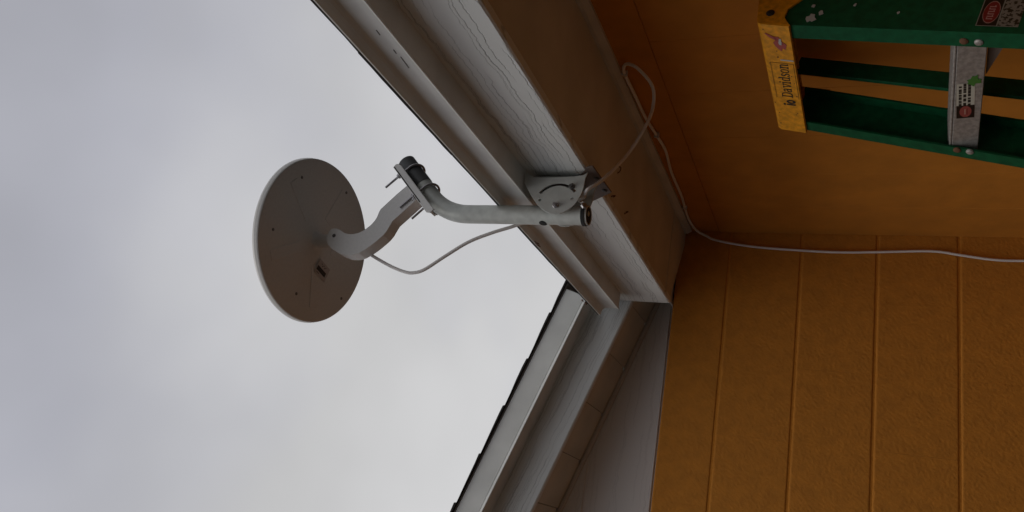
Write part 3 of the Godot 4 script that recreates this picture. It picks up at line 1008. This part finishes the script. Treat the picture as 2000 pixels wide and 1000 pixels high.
func build_ladder() -> void:
	var t := base("stepladder", "folded green fibreglass stepladder with yellow cap leaning on the orange wall", "ladder")
	var X := Vector3(0.172, 0.058, 0.983).normalized()
	var Y := Vector3(0.253, 0.962, -0.101)
	Y = (Y - X * X.dot(Y)).normalized()
	t.transform = Transform3D(Basis(X, Y, X.cross(Y)), V(0.842, 0.119, -1.348))
	var sp := 0.052
	var st := mb()
	# --- front rails, splayed
	for s in [1.0, -1.0]:
		st = mb()
		var ln := 1.80 if s > 0 else 1.766
		var top := Vector3(s * 0.1365, 0.030, -0.0015)
		var bot := Vector3(s * (0.1365 + sp * (ln + 0.03)), -ln, -0.0015)
		channel(st, bot, top, 0.082, 0.030 if s > 0 else 0.024, -s, 0.004)
		var rail := put(st, "front_rail", M.green, t)
		st = mb()
		box(st, Vector3(bot.x - 0.022, -ln - 0.004, -0.088), Vector3(bot.x + 0.022, -ln + 0.05, 0.004), 0.003)
		put(st, "foot", M.rubber_and_hole_dark, rail)
	# --- rear rails, folded in behind
	for s in [1.0, -1.0]:
		st = mb()
		var ln := 1.745 if s > 0 else 1.725
		var d := Vector3(s * 0.092, 0.050, 0) - Vector3(s * 0.106, -ln, 0)
		box(st, Vector3(-0.004, 0, -0.132), Vector3(0.004, d.length(), -0.094), 0.001, Transform3D(Basis(Vector3.BACK, atan2(-d.x, d.y)), Vector3(s * 0.106 - s * 0.004, -ln, 0)))
		put(st, "rear_rail", M.green, t)
	for h in [-0.45, -0.95, -1.45]:
		st = mb()
		box(st, Vector3(-0.105, h - 0.012, -0.131), Vector3(0.105, h + 0.012, -0.1285), 0.0005)
		put(st, "rear_bar", M.alu, t)
	# --- steps: channel with a deep front lip, tread level
	var lb := Vector3(0, 0.266, -0.964)   # level and towards the wall
	var lu := Vector3(0, 0.964, 0.266)    # plumb
	var step_first: Node3D = null
	for k in 5:
		var h := -0.2475 - 0.305 * k
		var half := 0.1365 + sp * -h - 0.0045
		var f := Transform3D(Basis(Vector3(1, 0, 0), lu, -lb), Vector3(0, h, -0.0062))
		st = mb()
		box(st, Vector3(-half, -0.004, -0.076), Vector3(half, 0.0, 0.0), 0.0012, f)
		box(st, Vector3(-half, -0.0445, -0.0035), Vector3(half, -0.0042, 0.0), 0.0012, f)
		box(st, Vector3(-half, -0.024, -0.076), Vector3(half, -0.0042, -0.0725), 0.0012, f)
		# ribs of the tread
		for i in 6:
			box(st, Vector3(-half, 0.0, -0.070 + 0.011 * i), Vector3(half, 0.0014, -0.066 + 0.011 * i), 0.0, f)
		var sn := put(st, "step", M.alu, t)
		if k == 0:
			step_first = sn
		# knee brace under the step
		st = mb()
		prism(st, PackedVector2Array([Vector2(half - 0.030, -0.046), Vector2(half - 0.110, -0.0465), Vector2(half - 0.030, -0.074)]), -0.012, -0.009, f)
		put(st, "brace", M.brace, sn)
		# rivets through the front flange
		for s in [1.0, -1.0]:
			for dy in [-0.014, -0.034]:
				st = mb()
				lathe(st, [Vector2(0.0065, -0.001), Vector2(0.006, 0.0012), Vector2(0.0035, 0.0026), Vector2(0.0001, 0.003)], 14, Transform3D(Basis(Vector3(1, 0, 0), Vector3(0, 0, 1), Vector3(0, -1, 0)), Vector3(s * (half - 0.012), h + dy, -0.0012)))
				put(st, "rivet", M.alu if dy < -0.02 else M.rust, sn)
	# --- stickers on the top step's lip
	var wl := Image.create(128, 80, false, Image.FORMAT_RGB8)
	wl.fill(Color(0.80, 0.79, 0.74))
	var rr := RandomNumberGenerator.new()
	rr.seed = 9
	for row in 3:
		var x := 48
		while x < 118:
			var w := rr.randi_range(4, 12)
			wl.fill_rect(Rect2i(x, 10 + row * 20, w, 13), Color(0.10, 0.10, 0.09))
			x += w + rr.randi_range(1, 5)
	wl.fill_rect(Rect2i(0, 0, 48, 80), Color(0.08, 0.03, 0.03))
	for y in 80:
		for x in 48:
			if Vector2(x - 24, (y - 40) * 0.78).length() < 21:
				wl.set_pixel(x, y, Color(0.62, 0.30, 0.28))
	wl.fill_rect(Rect2i(14, 36, 20, 5), Color(0.75, 0.6, 0.55))
	wl.fill_rect(Rect2i(12, 46, 24, 4), Color(0.45, 0.16, 0.15))
	var wm := mat(Color(0.75, 0.73, 0.70), 0.5)
	wm.albedo_texture = tex(wl)
	var q := QuadMesh.new()
	q.size = Vector2(0.086, 0.026)
	var f0 := Transform3D(Basis(Vector3(1, 0, 0), lu, -lb), Vector3(0, -0.2475, -0.0062))
	var stq := put_mesh(q, "warning_label", wm, step_first)
	stq.transform = f0 * Transform3D(Basis(Vector3.BACK, 0.03), Vector3(-0.014, -0.0205, 0.0004))
	st = mb()
	splat(st, f0 * Transform3D(Basis.IDENTITY, Vector3(0.034, -0.031, 0.0005)), 0.014, 0.012, 3, 18)
	put(st, "paint_spot", M.green_paint, step_first)

	# --- yellow cap: top plate with skirts, level like the steps
	var cap := holder("cap", t)
	st = mb()
	var hw := 0.1405
	var pr := PackedVector2Array([Vector2(0.0, -0.001), Vector2(0.004, 0.0), Vector2(0.0035, 0.048), Vector2(0.0, 0.0545), Vector2(-0.006, 0.0575), Vector2(-0.100, 0.0845), Vector2(-0.106, 0.081), Vector2(-0.106, 0.044), Vector2(-0.101, 0.044), Vector2(-0.100, 0.076), Vector2(-0.006, 0.051), Vector2(-0.001, 0.047)])
	# outline in (z, y); extruded across x
	prism(st, pr, -hw, hw, Transform3D(Basis(Vector3(0, 0, 1), Vector3(0, 1, 0), Vector3(1, 0, 0)), Vector3.ZERO))
	for s in [1.0, -1.0]:
		var side := PackedVector2Array([Vector2(0.0015, -0.001), Vector2(0.0015, 0.050), Vector2(-0.004, 0.0555), Vector2(-0.100, 0.0825), Vector2(-0.104, 0.080), Vector2(-0.104, -0.012), Vector2(-0.075, -0.012), Vector2(-0.055, 0.0), Vector2(-0.035, 0.014), Vector2(-0.016, 0.014), Vector2(-0.008, 0.008)])
		prism(st, side, s * (hw + 0.0005), s * (hw - 0.003), Transform3D(Basis(Vector3(0, 0, 1), Vector3(0, 1, 0), Vector3(1, 0, 0)), Vector3.ZERO))
	put(st, "shell", M.yellow, cap)
	st = mb()
	lathe(st, [Vector2(0.0075, -0.002), Vector2(0.0070, 0.0012), Vector2(0.004, 0.0024), Vector2(0.0001, 0.0026)], 16, Transform3D(Basis(Vector3(0, -1, 0), Vector3(1, 0, 0), Vector3(0, 0, 1)), Vector3(hw + 0.0002, 0.040, -0.022)))
	put(st, "rivet", M.black, cap)
	# lettering on the front skirt
	var zt := 0.0044
	var font := SystemFont.new()
	font.font_names = PackedStringArray(["Droid Serif"])
	var tm := TextMesh.new()
	tm.text = "Davidson"
	tm.font = font
	tm.font_size = 48
	tm.pixel_size = 0.00052
	tm.depth = 0.0004
	var txt := put_mesh(tm, "lettering", M.ink, cap)
	txt.transform = Transform3D(Basis(Vector3(0.80, -0.01, 0), Vector3(0, 1.12, 0), Vector3(0, 0, 1)), Vector3(0.0035, 0.0225, zt))
	# emblem: small bold figure left of the name
	st = mb()
	box(st, Vector3(-0.0625, 0.0105, zt), Vector3(-0.0590, 0.0270, zt + 0.0004))
	box(st, Vector3(-0.0630, 0.0295, zt), Vector3(-0.0588, 0.0330, zt + 0.0004))
	var ring := []
	for i in 17:
		var a := TAU * i / 16.0
		ring.append(Vector2(cos(a), sin(a)))
	for i in 16:
		var c := Vector2(-0.0525, 0.0185)
		var a0: Vector2 = c + Vector2(ring[i].x * 0.0052, ring[i].y * 0.0085)
		var a1: Vector2 = c + Vector2(ring[i + 1].x * 0.0052, ring[i + 1].y * 0.0085)
		var b0: Vector2 = c + Vector2(ring[i].x * 0.0020, ring[i].y * 0.0045)
		var b1: Vector2 = c + Vector2(ring[i + 1].x * 0.0020, ring[i + 1].y * 0.0045)
		face(st, [Vector3(a0.x, a0.y, zt + 0.0004), Vector3(a1.x, a1.y, zt + 0.0004), Vector3(b1.x, b1.y, zt + 0.0004), Vector3(b0.x, b0.y, zt + 0.0004)], Vector3(0, 0, 1))
	put(st, "emblem", M.ink, cap)
	st = mb()
	for l in [[-0.044, 0.0023, 0.050, 0.0027], [-0.044, 0.0435, 0.050, 0.0439], [0.0496, 0.0023, 0.050, 0.0439]]:
		box(st, Vector3(l[0], l[1], zt - 0.0002), Vector3(l[2], l[3], zt + 0.0003))
	put(st, "frame_line", M.ink, cap)
	# paint marks on the cap
	var fc := Transform3D(Basis.IDENTITY, Vector3(0, 0, zt))
	st = mb()
	splat(st, fc * Transform3D(Basis(Vector3.BACK, 0.3), Vector3(0.098, 0.020, 0)), 0.022, 0.011, 5)
	splat(st, fc * Transform3D(Basis(Vector3.BACK, 0.9), Vector3(0.112, 0.031, 0)), 0.016, 0.004, 6)
	put(st, "red_smear", M.red_paint, cap)
	st = mb()
	box(st, Vector3(0.0565, 0.001, zt), Vector3(0.0595, 0.024, zt + 0.0004), 0.0001)
	splat(st, fc * Transform3D(Basis.IDENTITY, Vector3(0.103, 0.019, 0.0004)), 0.009, 0.004, 8)
	put(st, "paint_drip", M.white_paint, cap)
	st = mb()
	for i in 16:
		splat(st, fc * Transform3D(Basis.IDENTITY, Vector3(RNG.randf_range(-0.13, 0.13), RNG.randf_range(0.003, 0.05), 0)), 0.0016, 0.0016, 40 + i, 7)
	put(st, "dirt_specks", M.rust, cap)
	# --- sticker on the outer face of the near rail, and old paint
	var pic := Image.create(160, 128, false, Image.FORMAT_RGB8)
	pic.fill(Color(0.52, 0.50, 0.46))
	pic.fill_rect(Rect2i(0, 0, 160, 64), Color(0.05, 0.035, 0.03))
	for y in 128:
		for x in 160:
			var e := Vector2((x - 74) / 60.0, (y - 34) / 25.0).length()
			if e < 1.0:
				pic.set_pixel(x, y, Color(0.50, 0.10, 0.12) if e < 0.93 else Color(0.7, 0.55, 0.52))
	for i in 6:
		pic.fill_rect(Rect2i(36 + 13 * i, 24, 5, 20), Color(0.72, 0.56, 0.54))
		pic.fill_rect(Rect2i(36 + 13 * i, 24 if i % 2 == 0 else 39, 10, 4), Color(0.72, 0.56, 0.54))
	var nz := FastNoiseLite.new()
	nz.seed = 3
	nz.frequency = 0.05
	for y in range(66, 128):
		for x in 160:
			if nz.get_noise_2d(x, y) > 0.12:
				pic.set_pixel(x, y, Color(0.12, 0.10, 0.06))
	for b in [[0, 0, 160, 3], [0, 0, 3, 128], [157, 0, 3, 128], [0, 62, 160, 3]]:
		pic.fill_rect(Rect2i(b[0], b[1], b[2], b[3]), Color(0.55, 0.55, 0.52))
	var sm := mat(Color(0.8, 0.8, 0.8), 0.45)
	sm.albedo_texture = tex(pic)
	q = QuadMesh.new()
	q.size = Vector2(0.060, 0.055)
	var stk := put_mesh(q, "maker_sticker", sm, t)
	# the web's outer face leans with the splay
	var wx := 0.1365 + sp * 0.33
	var wn := Vector3(1, sp, 0).normalized()
	var wu := Vector3(-sp, 1, 0).normalized()
	stk.transform = Transform3D(Basis(Vector3(0, 0, -1), wu, wn), Vector3(wx, -0.300, -0.044) + wn * 0.0005)
	for s in [[-0.030, -0.018, 0.012, 5], [-0.042, -0.030, 0.006, 6], [-0.025, -0.045, 0.005, 7], [-0.09, -0.05, 0.004, 8], [-0.16, -0.035, 0.0035, 9]]:
		st = mb()
		splat(st, Transform3D(Basis(Vector3(0, 0, -1), wu, wn), Vector3(0.1365 + sp * (0.03 - s[0]) + 0.0006, s[0], s[1])), s[2], s[2] * 0.8, s[3])
		put(st, "paint_spot", M.white_paint, t)

# ------------------------------------------------------------------ unseen houses, added to close off the low sky
func added_house(label: String, at: Vector3, turn: float, length: float) -> void:
	var h := base("sky_block_house", label, "house", at)
	h.rotation.y = turn
	h.set_meta("group", "added unseen houses that block the low sky")
	var w := 5.0
	var e := 3.1
	var r := 5.7
	var st := mb()
	prism(st, PackedVector2Array([Vector2(0, 0), Vector2(w, 0), Vector2(w, e), Vector2(w / 2, r - 0.1), Vector2(0, e)]), -length / 2, length / 2)
	put(st, "wall", M.added_house, h)
	for s in [0.0, 1.0]:
		st = mb()
		var a := Vector2(-0.4, e - 0.33)
		var b := Vector2(w / 2, r)
		var poly := PackedVector2Array([a, b, b + Vector2(0, 0.12), a + Vector2(0, 0.12)])
		if s > 0.5:
			for i in 4:
				poly[i] = Vector2(w - poly[i].x, poly[i].y)
		prism(st, poly, -length / 2 - 0.3, length / 2 + 0.3)
		put(st, "roof", M.shingle, h)
	for k in 4:
		var z := -length / 2 + length * (k + 0.5) / 4.0
		st = mb()
		if k == 1:
			box(st, Vector3(w - 0.01, 0.0, z - 0.48), Vector3(w + 0.04, 2.1, z + 0.48), 0.01)
			put(st, "door", M.brace, h)
		else:
			box(st, Vector3(w - 0.01, 0.9, z - 0.65), Vector3(w + 0.05, 2.1, z + 0.65), 0.01)
			var f := put(st, "window", M.trim, h)
			st = mb()
			box(st, Vector3(w + 0.051, 0.97, z - 0.58), Vector3(w + 0.056, 2.03, z + 0.58))
			put(st, "pane", M.sleeve, f)

func build_added_houses() -> void:
	M.added_house = mat(Color(0.26, 0.21, 0.165), 0.9)
	added_house("unseen brown house added to block the low sky facing the ladder wall", Vector3(-11.3, 0, 1.0), 0.0, 26.0)
	added_house("unseen brown house added to block the low sky facing the gable wall", Vector3(-2.0, 0, 11.3), PI / 2, 18.0)
